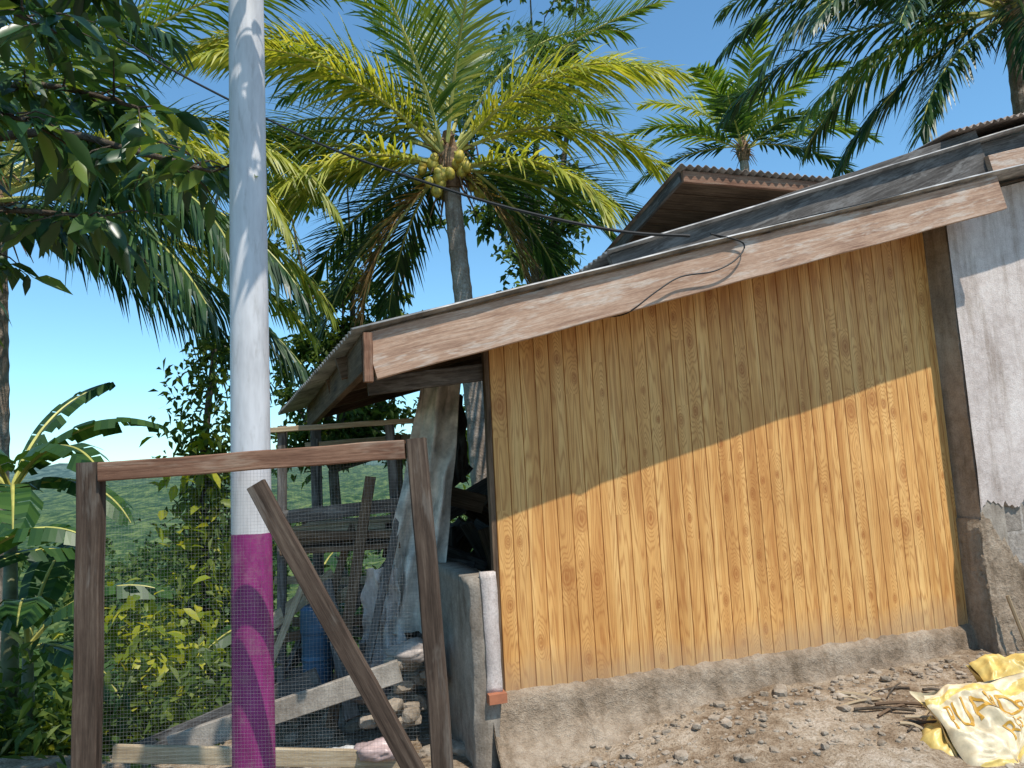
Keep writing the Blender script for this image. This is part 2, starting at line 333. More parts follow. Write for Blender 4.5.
def gridbox(name,s0,s1,t0,t1,z0,z1,mat,amp=.004,step=.06,topf=None):
    bm=bmesh.new(); bmesh.ops.create_cube(bm,size=1)
    for v in bm.verts: v.co=V((s0+(v.co.x+.5)*(s1-s0),t0+(v.co.y+.5)*(t1-t0),z0+(v.co.z+.5)*(z1-z0)))
    for ax,c in ((0,s1-s0),(1,t1-t0),(2,z1-z0)):
        k=int(c/step)
        for i in range(1,k):
            co=V((s0,t0,z0)); co[ax]+=c*i/k; no=V((0,0,0)); no[ax]=1
            bmesh.ops.bisect_plane(bm,geom=bm.verts[:]+bm.edges[:]+bm.faces[:],plane_co=co,plane_no=no)
    for v in bm.verts:
        if topf and v.co.z>z0+1e-4: v.co.z=z0+(v.co.z-z0)*(topf(v.co.x)-z0)/(z1-z0)
        p=v.co*9; v.co+=noise.noise_vector(p)*amp+noise.noise_vector(v.co*2.5)*amp*1.3
    me=bpy.data.meshes.new(name); bm.to_mesh(me); bm.free(); me.materials.append(mat)
    if amp>.006: me.polygons.foreach_set('use_smooth',[True]*len(me.polygons))
    return link(bpy.data.objects.new(name,me),house)
m,nt,out=mat_new('hollow_block'); co=N(nt,'ShaderNodeTexCoord').outputs['Object']
mp=N(nt,'ShaderNodeMapping'); mp.inputs['Rotation'].default_value=(math.pi/2,0,0); nt.links.new(co,mp.inputs[0])
br=N(nt,'ShaderNodeTexBrick'); br.inputs['Scale'].default_value=1; br.inputs['Brick Width'].default_value=.4; br.inputs['Row Height'].default_value=.2; br.inputs['Mortar Size'].default_value=.012
br.inputs['Color1'].default_value=(.29,.25,.21,1); br.inputs['Color2'].default_value=(.37,.325,.28,1); br.inputs['Mortar'].default_value=(.42,.375,.33,1); nt.links.new(mp.outputs[0],br.inputs[0])
nn=noise_(nt,co,22,6,.75); c2=mix(nt,.7,br.outputs[0],ramp(nt,nn,[(.35,(.5,.48,.45)),(.6,(1.1,1.1,1.1))]),'MULTIPLY')
principled(nt,out,c2,.95,math_(nt,'SUBTRACT',nn,br.outputs['Fac']),.8,.015,.1); BLK=m
gridbox('block_wall',3.60,7.0,-.165,.0,-.3,3.0,BLK,.003,.2,lambda s:fz(min(s,5.5))-.05)
gridbox('column',3.40,3.62,-.185,.06,-.1,3.0,CONC,.006,.05,lambda s:fz(s)-.04)
vs=[];fs=[];k=300
for i in range(k+1):
    s=3.397+3.5*i/k; zl=1.20+.10*noise.noise(V((s*2.5,0,0)))+.05*noise.noise(V((s*9,0,0)))+.035*noise.noise(V((s*31,0,0)))
    for j in range(9):
        z=zl+(fz(s)-.03-zl)*j/8; vs.append((s,(-.205 if j else -.196)+.004*noise.noise(V((s*6,z*6,0))),z))
    vs.append((s,-.16,zl))
for i in range(k):
    a=i*10;b=a+10
    for j in range(8): fs.append((a+j,b+j,b+j+1,a+j+1))
    fs.append((a+9,b+9,b,a))
mobj('wall_plaster_coat',vs,fs,PLAS,house)
# rough splashed mortar at the foot of the column: thin, ragged, thicker towards the ground
vs=[];fs=[];ka,kb=50,40
for i in range(ka+1):
    s=3.375+.42*i/ka; top=1.15-.55*(i/ka)**1.5+.09*noise.noise(V((s*12,3,0)))+.05*noise.noise(V((s*35,3,0)))
    for j in range(kb+1):
        v=j/kb; z=-.1+(top+.1)*v; th=.012+.075*(1-v)**1.6+.022*noise.noise(V((s*14,z*14,1)))*(1-v*.6)+.010*noise.noise(V((s*38,z*38,1)))
        vs.append((s-.02*(1-v)*(1-i/ka)*2,-.188-max(.002,th)*(0 if j==kb else 1),z))
for i in range(ka):
    for j in range(kb): a=i*(kb+1)+j; fs.append((a,a+kb+1,a+kb+2,a+1))
o_=len(vs)
for j in range(kb+1): vs.append((3.385,.03,vs[j][2]))
for j in range(kb): fs.append((o_+j,j,j+1,o_+j+1))
mobj('splashed_mortar',vs,fs,MORT,house,smooth=True)
vs=[];fs=[];k=140
for i in range(k+1):
    s=-.10+3.52*i/k; nz=noise.noise(V((s*3,1,0))); n5=noise.noise(V((s*13,1,5))); n9=noise.noise(V((s*5.5,7,2)))
    rows=[(.03,.395+.010*n5+.010*nz),(-.015,.385+.014*n5+.012*nz),(-.045,.35),(-.05+.012*nz,.30),(-.055+.016*n5,.25+.02*n9),(-.08+.03*nz+.02*n5,.19+.03*n9),(-.13+.05*nz+.03*n5,.13+.03*n9),(-.22+.07*n9,.06),(-.36,-.1)]
    for t,z in rows: vs.append((s,t+.012*noise.noise(V((s*28,z*28,0))),z+.010*noise.noise(V((s*22,z*22,5)))))
for i in range(k):
    for j in range(8): a=i*9+j; fs.append((a,a+1,a+10,a+9))
fs.append(tuple(range(9)))
mobj('mortar_footing',vs,fs,MORT,house,smooth=True)
gridbox('low_wall',-.20,-.06,-.09,.92,-.5,1.03,CONC,.009,.05)
gridbox('low_wall_cap_render',-.13,-.045,-.105,-.06,.42,1.06,PLAS,.008,.03)
gridbox('red_brick',-.13,-.03,-.14,-.02,.375,.425,simple('brick_red',(.38,.14,.07),.9),.003,.03)
fw=empty('firewood_pile')
for i in range(18):
    s=4.0+random.uniform(-.06,.5); z=.25+i*.085+random.uniform(-.02,.02); t=-.32+random.uniform(-.05,.03)
    p=W(s,t,z); q=W(s+random.uniform(.3,.6),t-random.uniform(.0,.1),z+random.uniform(-.1,.12)); r=random.uniform(.015,.035)
    vs,fs=tube(smoothcurve([p,(p+q)/2+V((0,0,random.uniform(-.02,.02))),q],3),[r]*7,7); mobj('stick_%d'%i,vs,fs,BARK,fw)
st=empty('wooden_sticks')
def gp(x,y,dz=0): return V((x,y,hgt(x,y)+dz))
SD=[(W(3.46,-.42,.12),W(3.40,-.31,.62),.012),(W(3.75,-.5,.12),W(3.52,-.33,.55),.010),(W(3.62,-.6,.1),W(3.78,-.31,.7),.014)]
for i in range(46):
    q=W(random.uniform(1.7,3.7),random.uniform(-.95,-.35),0); a=random.uniform(-.6,.9); l=random.uniform(.1,.38)
    p=gp(q.x,q.y,.012); e=gp(q.x+l*math.cos(a),q.y+l*math.sin(a),.014); SD.append((p,e,random.uniform(.003,.010)))
for i,(p,e,r) in enumerate(SD):
    vs,fs=tube(smoothcurve([p,(V(p)+V(e))/2+V((0,.01,.008)),e],3),[r]*7,6); mobj('twig_%d'%i,vs,fs,random.choice([BRNW,LIGW,LIGW,BARK]),st)
# ------------------------------------------------------------------ rubble
def stones(name,items,mat):
    vs=[];fs=[]
    bm=bmesh.new(); bmesh.ops.create_icosphere(bm,subdivisions=2,radius=1); bv=[v.co.copy() for v in bm.verts]; bf=[[v.index for v in f.verts] for f in bm.faces]; bm.free()
    for c,r in items:
        o=len(vs); sc=V((random.uniform(.7,1.3),random.uniform(.7,1.3),random.uniform(.45,.8))); R=Matrix.Rotation(random.uniform(0,6.3),3,'Z')@Matrix.Rotation(random.uniform(-.4,.4),3,'X'); sd=V((random.random()*50,0,0))
        for v in bv:
            q=v*(1+.35*noise.noise(v*1.3+sd)); q=V((max(-.75,min(.8,q.x)),max(-.8,min(.75,q.y)),max(-.8,min(.7,q.z))))
            vs.append(c+R@V((q.x*sc.x,q.y*sc.y,q.z*sc.z))*r)
        fs+=[[o+i for i in f] for f in bf]
    return mobj(name,vs,fs,mat)
it=[]
for i in range(1300):
    q=W(random.uniform(-.1,3.7),-.12-abs(random.gauss(0,.5)),0); r=min(.06,.004+random.expovariate(1/.008)); it.append((gp(q.x,q.y,r*.1),r))
stones('rubble',it,STON)
it=[]
for i in range(170):
    x=random.uniform(-1.9,-.3); y=random.uniform(3.3,5.2); r=min(.1,.012+random.expovariate(1/.03)); it.append((gp(x,y,r*.3),r))
for i in range(26):
    it.append((V((random.gauss(-.72,.13),random.gauss(4.7,.15),random.uniform(.1,.55))),random.uniform(.05,.11)))
stones('rock_pile',it,STON)
# ------------------------------------------------------------------ sacks
def sack(name,c,rx,ry,rh,rot,tilt,mat,seed,txt=None,mat2=None,band=None):
    c=V(c); R=Matrix.Rotation(rot,3,'Z')@Matrix.Rotation(tilt,3,'X'); root=empty(name,c)
    def pt(u,v,off=0,side=1):
        f=max(0,1-abs(u)**4)**.5*max(0,1-abs(v)**4)**.5
        q=V((u*rx,v*ry,side*rh*f))
        a=V((u*rx*9+seed,v*ry*9,seed*side)); rg=lambda w:1-abs(2*w)
        cr=noise.noise(a*.45)*.07+rg(noise.noise(a*.9+V((0,0,3))))*.036+rg(noise.noise(a*2.0))*.018+noise.noise(a*4)*.007
        q.z+=side*cr*(f*.9+.1)-.02; q.x+=noise.noise(a*.6+V((9,0,0)))*.07; q.y+=noise.noise(a*.6+V((0,9,0)))*.07
        q.z+=off; return R@q
    n=80; vs=[];fs=[];mi=[]
    for sd in (1,-1):
        o=len(vs)
        for j in range(n+1):
            for i in range(n+1): vs.append(pt(-1+2*i/n,-1+2*j/n,0,sd))
        for j in range(n):
            for i in range(n):
                a=o+j*(n+1)+i; fs.append((a,a+1,a+n+2,a+n+1) if sd>0 else (a,a+n+1,a+n+2,a+1))
                v=-1+2*j/n+.12*noise.noise(V((i*.06,j*.06,seed))); mi.append(1 if (mat2 and any(b0<v<b1 for b0,b1 in band)) else 0)
    mobj('cloth',vs,fs,[mat,mat2 or mat],root,mi=mi,smooth=True)
    if txt:
        for word,u0,v0,sz in txt:
            cu=bpy.data.curves.new('t','FONT'); cu.body=word; cu.size=1; ob=bpy.data.objects.new('t',cu); link(ob)
            dg=bpy.context.evaluated_depsgraph_get(); me=bpy.data.meshes.new_from_object(ob.evaluated_get(dg)); bpy.data.objects.remove(ob)
            bm=bmesh.new(); bm.from_mesh(me); bmesh.ops.triangulate(bm,faces=bm.faces[:])
            for _ in range(4): bmesh.ops.subdivide_edges(bm,edges=[e for e in bm.edges if e.calc_length()>.10],cuts=1); bmesh.ops.triangulate(bm,faces=bm.faces[:])
            for v in bm.verts: v.co=pt(u0+v.co.x*sz/rx,v0+v.co.y*sz*1.3/ry,.004)
            m2=bpy.data.meshes.new('lettering'); bm.to_mesh(m2); bm.free(); m2.materials.append(INKY); link(bpy.data.objects.new('lettering',m2),root)
    return root
sack('rice_sack',(2.46,3.96,.19),.38,.27,.05,.22,.66,SACKW,3.1,[('PUANDO',-.86,.12,.115),('RICE',-.4,-.35,.085)],SACKY,[(.55,.8),(-.75,-.62)])
sack('rice_sack',(2.92,4.42,.27),.32,.20,.06,.1,.5,SACKY,8.4)
sack('rice_sack',(2.12,4.02,.10),.17,.12,.03,1.0,.3,SACKY,5.7)
# ------------------------------------------------------------------ POLE
pole=empty('utility_pole',(-1.035,2.9,0))
m,nt,out=mat_new('pole_paint'); co=N(nt,'ShaderNodeTexCoord').outputs['Object']; sx=N(nt,'ShaderNodeSeparateXYZ'); nt.links.new(co,sx.inputs[0])
nz=noise_(nt,co,6,6,.7); zz=math_(nt,'ADD',sx.outputs[2],math_(nt,'MULTIPLY',math_(nt,'SUBTRACT',nz,.5),.012))
wh=ramp(nt,noise_(nt,co,2,7,.72,0,(5,5,1)),[(.3,(.42,.41,.41)),(.5,(.55,.54,.54)),(.7,(.65,.64,.64))])
sc_=ramp(nt,noise_(nt,co,30,4,.7,0,(1,1,.2)),[(.3,(.72,.70,.67)),(.45,(1,1,1))]); wh=mix(nt,.7,wh,sc_,'MULTIPLY')
pu=ramp(nt,noise_(nt,co,4,6,.7,0,(4,4,1)),[(.3,(.14,.014,.085)),(.65,(.27,.028,.16))])
dust=ramp(nt,noise_(nt,co,12,6,.75),[(.5,(0,0,0)),(.72,(.4,.4,.4))]); pu=mix(nt,dust,pu,(.28,.19,.19))
col=mix(nt,math_(nt,'GREATER_THAN',zz,1.42),pu,wh); principled(nt,out,col,.45,nz,.06,.003,.4); PP=m
zs=[-.2,.5,1,1.5,2,2.6,3.2,4,5,6.2]; vs,fs=tube([(0,0,z) for z in zs],[.0785-.0023*z for z in zs],40); mobj('shaft',vs,fs,PP,pole,smooth=True)
# ------------------------------------------------------------------ FENCE
fen=empty('fence_gate')
board('post_left',(-1.50,2.62,-.05),(-1.50,2.62,1.712),.085,.045,FENW,fen,jit=.003)
board('post_right',(-.265,2.60,-.05),(-.345,2.60,1.735),.068,.055,FENW,fen,jit=.003)
board('top_rail',(-1.455,2.60,1.675),(-.385,2.59,1.700),.066,.04,REDW,fen,jit=.002)
board('brace',(-.90,2.565,1.605),(-.31,2.565,.50),.064,.03,FENW,fen,jit=.002)
board('bottom_rail',(-1.455,2.60,.16),(-.29,2.60,.14),.07,.04,FENW,fen)
vs=[];fs=[]
def wire(a,b,k,ph):
    pts=[]
    for i in range(k+1):
        p=V(a).lerp(V(b),i/k); p.y+=.014*noise.noise(p*2.2); p.x+=.010*noise.noise(p*3+V((5,ph*.02,0))); p.z+=.010*noise.noise(p*3+V((ph*.02,0,9))); pts.append(p)
    tube(pts,[.00025]*len(pts),3,vs,fs,False)
for i in range(92): x=-1.455+i*.0119; wire((x,2.63,.15),(x,2.63,1.66),12,0)
for i in range(126): z=.16+i*.0119; wire((-1.455,2.63,z),(-.33,2.63,z),12,0)
mobj('wire_mesh',vs,fs,WIRE,fen)
# ------------------------------------------------------------------ yard clutter
shed=empty('lumber_shed')
def B(n,a,b,w,th,m,**k): return board(n,a,b,w,th,m,shed,**k)
B('post_1',(-1.64,5.1,-.1),(-1.60,5.1,2.0),.055,.05,DARKW); B('post_2',(-.80,5.15,-.1),(-.86,5.1,2.0),.06,.05,DARKW)
B('post_3',(-1.62,6.0,-.6),(-1.62,6.0,1.95),.06,.05,DARKW); B('post_4',(-.95,6.0,-.6),(-.95,6.0,1.95),.06,.05,BRNW)
B('beam_top',(-1.75,5.05,1.97),(-.65,5.1,1.99),.035,.05,LIGW); B('beam_top_2',(-1.7,6.02,1.90),(-.7,6.02,1.93),.05,.05,LIGW)
B('beam_mid',(-1.72,5.05,1.37),(-.70,5.08,1.43),.09,.03,DARKW); B('beam_mid_2',(-1.60,5.0,1.27),(-.85,5.02,1.23),.05,.03,BRNW)
B('shelf',(-1.6,5.3,1.15),(-.8,5.3,1.16),.04,.6,BRNW); B('prop_1',(-1.0,4.7,.4),(-.78,5.05,1.45),.05,.03,DARKW); B('prop_2',(-1.5,4.9,.1),(-1.15,5.2,1.3),.05,.03,BRNW)
B('low_rail',(-1.7,5.05,.57),(-.75,5.05,.74),.06,.03,BRNW); B('batten',(-1.75,5.15,1.72),(-.9,5.2,1.82),.03,.03,LIGW)
B('cross',(-1.6,5.12,.2),(-.85,5.12,1.1),.05,.025,DARKW); B('slat',(-1.7,5.2,.95),(-.8,5.25,.90),.05,.03,LIGW)
B('lean_1',(-1.22,4.75,.1),(-.98,5.0,1.62),.07,.02,BRNW); B('lean_2',(-1.75,4.7,.1),(-1.42,5.1,1.05),.045,.02,LIGW); B('lean_3',(-1.05,4.6,.2),(-1.30,5.0,.95),.09,.02,DARKW)
for i in range(12): B('stacked_%d'%i,(-1.58+random.uniform(-.12,.1),5.1+.05*i,1.19+.03*(i%4)+random.uniform(0,.02)),(-.85+random.uniform(-.15,.15),5.12+.05*i,1.2+.035*(i%4)+random.uniform(0,.05)),random.uniform(.02,.05),.06,random.choice([BRNW,DARKW,LIGW]))
for i in range(22):
    p=V((random.uniform(-1.6,-.8),random.uniform(4.9,5.7),random.uniform(.15,.85))); d=V((random.uniform(-1,1),random.uniform(-.5,.5),random.uniform(-.7,.7))).normalized()*random.uniform(.1,.32)
    B('offcut_%d'%i,p-d,p+d,random.uniform(.03,.10),random.uniform(.015,.04),random.choice([DARKW,BRNW,DARKW,LIGW]),nrm=(random.uniform(-.6,.6),-1,random.uniform(-.3,.3)))
board('concrete_lintel',(-1.95,4.2,.22),(-.72,4.35,.52),.12,.05,CONC,None)
board('lumber_plank',(-2.15,4.0,.27),(-.62,3.98,.17),.085,.03,LIGW,None)
board('lumber_plank',(-2.3,4.5,.10),(-1.2,4.4,.50),.10,.03,DARKW,None)
vs,fs=tube([(-1.36,5.0,z) for z in (.28,.3,.45,.47,.49,.62,.64,.78,.80)],[.08,.095,.10,.107,.10,.102,.109,.105,.08],20); mobj('blue_drum',vs,fs,BLUE)
def sheet(name,fx,z0,z1,y0,nu,nv,mat,sd=0):
    vs=[];fs=[]
    for j in range(nv+1):
        v=j/nv
        for i in range(nu+1):
            u=i/nu; xl,xr=fx(v); x=xl+(xr-xl)*u; z=z0+(z1-z0)*v+.05*math.sin(u*3+sd)*v
            y=y0+.03*math.sin(u*19+v*3+sd)*(.4+v)+.10*noise.noise(V((u*3,v*4,sd)))+.05*noise.noise(V((u*8+v*3,v*7,sd)))
            vs.append((x+.03*noise.noise(V((u*5,v*5,4+sd))),y,z+.02*noise.noise(V((u*9,v*2,1+sd)))))
    for j in range(nv):
        for i in range(nu): a=j*(nu+1)+i; fs.append((a,a+1,a+nu+2,a+nu+1))
    return mobj(name,vs,fs,mat,smooth=True)
sheet('hanging_tarpaulin',lambda v:(-.62-.36*v-.06*v*v,-.34-.22*v),2.27,.55,5.0,30,44,CLOTH)
sheet('hanging_cloth',lambda v:(-1.02-.05*v,-.80+.02*v),1.02,.42,4.95,16,24,simple('pale_cloth',(.55,.50,.46),.9,0,9,.35),3.3)
sheet('hanging_cloth',lambda v:(-.50,-.36),2.2,1.5,5.5,12,18,simple('dark_cloth',(.08,.07,.06),.9,0,9,.35),6.1)
jk=empty('scrap_pile')
for i in range(26):
    p=W(random.uniform(-.25,.55),random.uniform(1.2,2.2),random.uniform(.5,1.55)); d=V((random.uniform(-1,1),random.uniform(-.4,.4),random.uniform(-.5,.5))).normalized()*random.uniform(.15,.4)
    board('scrap_%d'%i,p-d,p+d,random.uniform(.04,.16),random.uniform(.02,.06),random.choice([DARKW,BRNW,DARKW,BRNW]),jk,nrm=(random.uniform(-.5,.5),-1,random.uniform(-.3,.3)))
board('scrap_stand',W(.15,1.9,-.1),W(.15,1.9,1.2),.1,.5,DARKW,jk)
def bag(name,c,r,mat):
    bm=bmesh.new(); bmesh.ops.create_icosphere(bm,subdivisions=4,radius=1)
    for v in bm.verts: k=1+.35*noise.noise(v.co*1.5+V(c))+.22*abs(noise.noise(v.co*4)); v.co=V(c)+V((v.co.x*r*1.4,v.co.y*r,v.co.z*r*.6))*k
    me=bpy.data.meshes.new(name); bm.to_mesh(me); bm.free(); me.materials.append(mat); me.polygons.foreach_set('use_smooth',[True]*len(me.polygons)); link(bpy.data.objects.new(name,me))
bag('plastic_bag',(-.78,4.0,.22),.08,simple('bag_pink',(.42,.30,.27),.4)); bag('plastic_bag',(-1.0,4.15,.15),.07,simple('bag_grey',(.55,.53,.5),.4))
bag('plastic_bag',(-.66,4.55,.58),.10,simple('bag_tan',(.34,.28,.24),.5)); bag('plastic_bag',(-.95,4.6,.34),.09,simple('bag_dark',(.10,.09,.09),.5))
# ------------------------------------------------------------------ overhead cable
cab=empty('power_cable')
c1=smoothcurve([(-6.2,7.6,9.0),(-3.68,6,5.89),(-1.72,5.3,4.33),(-.335,4.6,3.43),(.57,4.25,3.01),(1.06,4.10,2.885)],8)
vs,fs=tube(c1,[.0095]*len(c1),6); mobj('span',vs,fs,CABLE,cab)
c2=smoothcurve([W(1.30,-.545,2.885),W(1.2,-.56,2.90),W(1.42,-.55,2.86),W(1.36,-.56,2.76),W(1.2,-.56,2.68),W(.98,-.56,2.64),W(.82,-.55,2.55),W(.66,-.50,2.44),W(.6,-.3,2.46)],6)
vs,fs=tube(c2,[.005]*len(c2),6); mobj('drop_loop',vs,fs,CABLE,cab)
c3=smoothcurve([W(1.30,-.545,2.885),W(1.7,-.55,3.0),W(2.3,-.56,3.15),W(2.75,-.55,3.27)],6); vs,fs=tube(c3,[.004]*len(c3),6); mobj('along_fascia',vs,fs,CABLE,cab)
# ------------------------------------------------------------------ PALMS
def frond(vs,fs,rv,rf,base,az,el0,L,droop,ll=.75,nl=76,wid=.036,hang=.5,roll=0.,pw=1.4):
    pts=[V(base)]; dirs=[]; n=26
    curl=random.uniform(-.25,.25)
    for i in range(n):
        u=(i+.5)/n; e=el0-droop*u**pw; a=az+curl*u; d=V((math.cos(a)*math.cos(e),math.sin(a)*math.cos(e),math.sin(e))); dirs.append(d); pts.append(pts[-1]+d*(L/n))
    tube(pts,[.028*(1-.9*i/n)+.003 for i in range(n+1)],5,rv,rf,False)
    for k in range(nl):
        u=.14+.86*(k+.5)/nl; x=u*n; i=min(int(x),n-1); p=pts[i].lerp(pts[i+1],x-i); f=dirs[i]; sd=f.cross(V((0,0,1))).normalized(); up=sd.cross(f).normalized()
        prof=(.5+.5*min(1,(u-.14)/.2))*(1-.62*max(0,(u-.5)/.5)**1.6)
        for sg in (-1,1):
            if random.random()<.04: continue
            l=ll*prof*random.uniform(.82,1.1); ang=math.radians(36+28*u+random.uniform(-9,9))
            r=.25+roll*sg+random.uniform(-.16,.16)
            dd=(sd*sg*math.cos(ang)*1.+f*math.sin(ang)*.9+up*r).normalized()
            hg=hang*random.uniform(.6,1.5); w=wid*random.uniform(.7,1.15); o=len(vs); q=p.copy(); cur=dd.copy()
            wd=(f*.9+up*.15).normalized()
            for st_,ws in ((0,.5),(.3,1.),(.35,.8),(.35,0)):
                if st_: cur=(cur+V((0,0,-hg*st_))).normalized(); q=q+cur*l*st_
                if ws: wp=(wd-cur*wd.dot(cur)).normalized()*w*ws*.5; vs.append(q-wp); vs.append(q+wp)
                else: vs.append(q.copy())
            fs.append((o,o+1,o+3,o+2)); fs.append((o+2,o+3,o+5,o+4)); fs.append((o+4,o+5,o+6))
def palm(base,crown,rb,rt,specs,trunkmat=TRUNK,coco=0,fib=True):
    root=empty('coconut_palm',base); o=V(base); C=V(crown)
    pts=[];rad=[];k=90
    for i in range(k+1):
        f=i/k; p=o.lerp(C,f)+V((.25*math.sin(f*2.6)*(1-f),.1*math.sin(f*3),0)); pts.append(p-o); rad.append((rb+(rt-rb)*f)*(1+.06*(i%3==0))+rb*.5*max(0,1-f*10)**2)
    vs,fs=tube(pts,rad,14); mobj('trunk',vs,fs,trunkmat,root)
    groups={}
    rv,rf=[],[]
    for sp in specs:
        m=sp.pop('mat'); g=groups.setdefault(m.name,(m,[],[]))
        frond(g[1],g[2],rv,rf,C-o+V((random.uniform(-.05,.05),random.uniform(-.05,.05),random.uniform(-.15,.15))),**sp)
    for nm,(m,v,f) in groups.items(): mobj('fronds_'+nm,v,f,m,root)
    mobj('rachises',rv,rf,RACH,root)
    if fib:
        v,f=[],[]
        for i in range(46):
            a=random.uniform(0,6.3); p=C-o+V((math.cos(a)*rt,math.sin(a)*rt,random.uniform(-.35,.2))); e=p+V((math.cos(a)*.26,math.sin(a)*.26,random.uniform(-.6,.25))); tube([p,(p+e)/2+V((0,0,.06)),e],[.02,.015,.004],4,v,f,False)
        tube([C-o+V((0,0,-.4)),C-o+V((0,0,-.1)),C-o+V((0,0,.4))],[rt*1.15,rt*1.7,rt*.6],10,v,f); mobj('crown_fibre',v,f,FIBER,root)
    if coco:
        v,f=[],[];sv,sf=[],[]
        bm=bmesh.new(); bmesh.ops.create_uvsphere(bm,u_segments=12,v_segments=8,radius=1); bv=[x.co.copy() for x in bm.verts]; bf=[[x.index for x in y.verts] for y in bm.faces]; bm.free()
        for a0,z0,cnt in [(-1.9,-.30,8),(-.9,-.12,7),(-2.7,-.05,5),(.1,-.3,5),(1.8,-.2,5)]:
            hub=C-o+V((math.cos(a0)*.30,math.sin(a0)*.30,z0)); tube([C-o,(C-o+hub)/2+V((0,0,.12)),hub],[.022,.018,.012],5,sv,sf)
            for i in range(cnt):
                c=hub+V((random.gauss(0,.075),random.gauss(0,.075),random.uniform(-.20,.06))); k=len(v); r=random.uniform(.055,.085)
                tl=Matrix.Rotation(random.uniform(-.5,.5),3,'X')@Matrix.Rotation(random.uniform(-.5,.5),3,'Y')
                v+=[c+tl@V((q.x*r,q.y*r,q.z*r*1.3)) for q in bv]; f+=[[k+j for j in y] for y in bf]
        mobj('coconuts',v,f,COCO,root,smooth=True); mobj('fruit_stalks',sv,sf,RACH,root)
    return root
D=math.radians
def F(az,el,L,dr,mat,**k): d=dict(az=D(az),el0=D(el),L=L,droop=D(dr),mat=mat); d.update(k); return d
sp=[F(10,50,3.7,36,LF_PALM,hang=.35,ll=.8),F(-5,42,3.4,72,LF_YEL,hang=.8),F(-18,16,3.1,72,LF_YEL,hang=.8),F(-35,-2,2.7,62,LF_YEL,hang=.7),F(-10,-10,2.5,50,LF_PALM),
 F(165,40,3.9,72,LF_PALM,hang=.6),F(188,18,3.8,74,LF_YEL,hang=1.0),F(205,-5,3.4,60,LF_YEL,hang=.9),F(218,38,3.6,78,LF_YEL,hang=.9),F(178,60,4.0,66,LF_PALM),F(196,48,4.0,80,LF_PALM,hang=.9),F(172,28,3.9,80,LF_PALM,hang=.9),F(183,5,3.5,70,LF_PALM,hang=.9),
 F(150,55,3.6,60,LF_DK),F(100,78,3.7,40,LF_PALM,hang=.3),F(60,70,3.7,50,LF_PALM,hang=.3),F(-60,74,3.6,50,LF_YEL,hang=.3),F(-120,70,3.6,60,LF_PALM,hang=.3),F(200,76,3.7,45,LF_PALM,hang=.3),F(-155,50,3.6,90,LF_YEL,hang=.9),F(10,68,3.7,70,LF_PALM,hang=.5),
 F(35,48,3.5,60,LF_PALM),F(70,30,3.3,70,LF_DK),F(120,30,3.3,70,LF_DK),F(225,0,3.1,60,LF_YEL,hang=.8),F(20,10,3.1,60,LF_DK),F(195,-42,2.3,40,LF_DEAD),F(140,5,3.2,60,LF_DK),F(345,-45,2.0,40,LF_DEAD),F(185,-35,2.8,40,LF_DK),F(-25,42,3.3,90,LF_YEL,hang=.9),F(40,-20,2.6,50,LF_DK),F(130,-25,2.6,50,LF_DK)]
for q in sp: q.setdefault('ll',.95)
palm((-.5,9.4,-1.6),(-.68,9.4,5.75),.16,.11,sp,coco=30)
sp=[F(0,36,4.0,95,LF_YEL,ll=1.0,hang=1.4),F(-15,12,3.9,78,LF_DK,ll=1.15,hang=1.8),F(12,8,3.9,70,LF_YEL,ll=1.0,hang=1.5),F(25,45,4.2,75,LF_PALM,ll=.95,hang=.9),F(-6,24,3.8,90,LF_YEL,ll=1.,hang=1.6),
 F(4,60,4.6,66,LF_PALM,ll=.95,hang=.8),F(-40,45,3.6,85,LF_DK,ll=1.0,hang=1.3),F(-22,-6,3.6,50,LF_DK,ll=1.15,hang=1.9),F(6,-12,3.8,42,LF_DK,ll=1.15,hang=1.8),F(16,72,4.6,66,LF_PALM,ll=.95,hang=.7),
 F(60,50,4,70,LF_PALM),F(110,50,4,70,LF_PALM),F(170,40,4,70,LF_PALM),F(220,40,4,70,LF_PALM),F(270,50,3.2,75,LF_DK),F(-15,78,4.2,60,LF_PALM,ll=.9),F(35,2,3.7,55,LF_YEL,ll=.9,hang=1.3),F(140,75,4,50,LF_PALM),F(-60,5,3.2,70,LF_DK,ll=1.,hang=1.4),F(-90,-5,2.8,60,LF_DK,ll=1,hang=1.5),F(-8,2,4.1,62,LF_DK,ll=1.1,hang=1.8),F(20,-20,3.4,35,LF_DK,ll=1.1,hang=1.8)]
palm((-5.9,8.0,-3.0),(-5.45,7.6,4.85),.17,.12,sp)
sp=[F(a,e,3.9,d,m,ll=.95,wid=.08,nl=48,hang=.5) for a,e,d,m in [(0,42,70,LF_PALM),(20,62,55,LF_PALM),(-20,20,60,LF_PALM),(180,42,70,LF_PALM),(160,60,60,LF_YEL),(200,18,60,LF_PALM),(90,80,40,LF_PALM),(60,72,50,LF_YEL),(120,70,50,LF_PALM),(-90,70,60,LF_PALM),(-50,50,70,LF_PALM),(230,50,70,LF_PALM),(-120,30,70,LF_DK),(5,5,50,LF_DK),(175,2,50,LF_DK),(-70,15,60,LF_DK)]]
palm((7.6,22,-6),(7.55,22,11.2),.2,.13,sp)
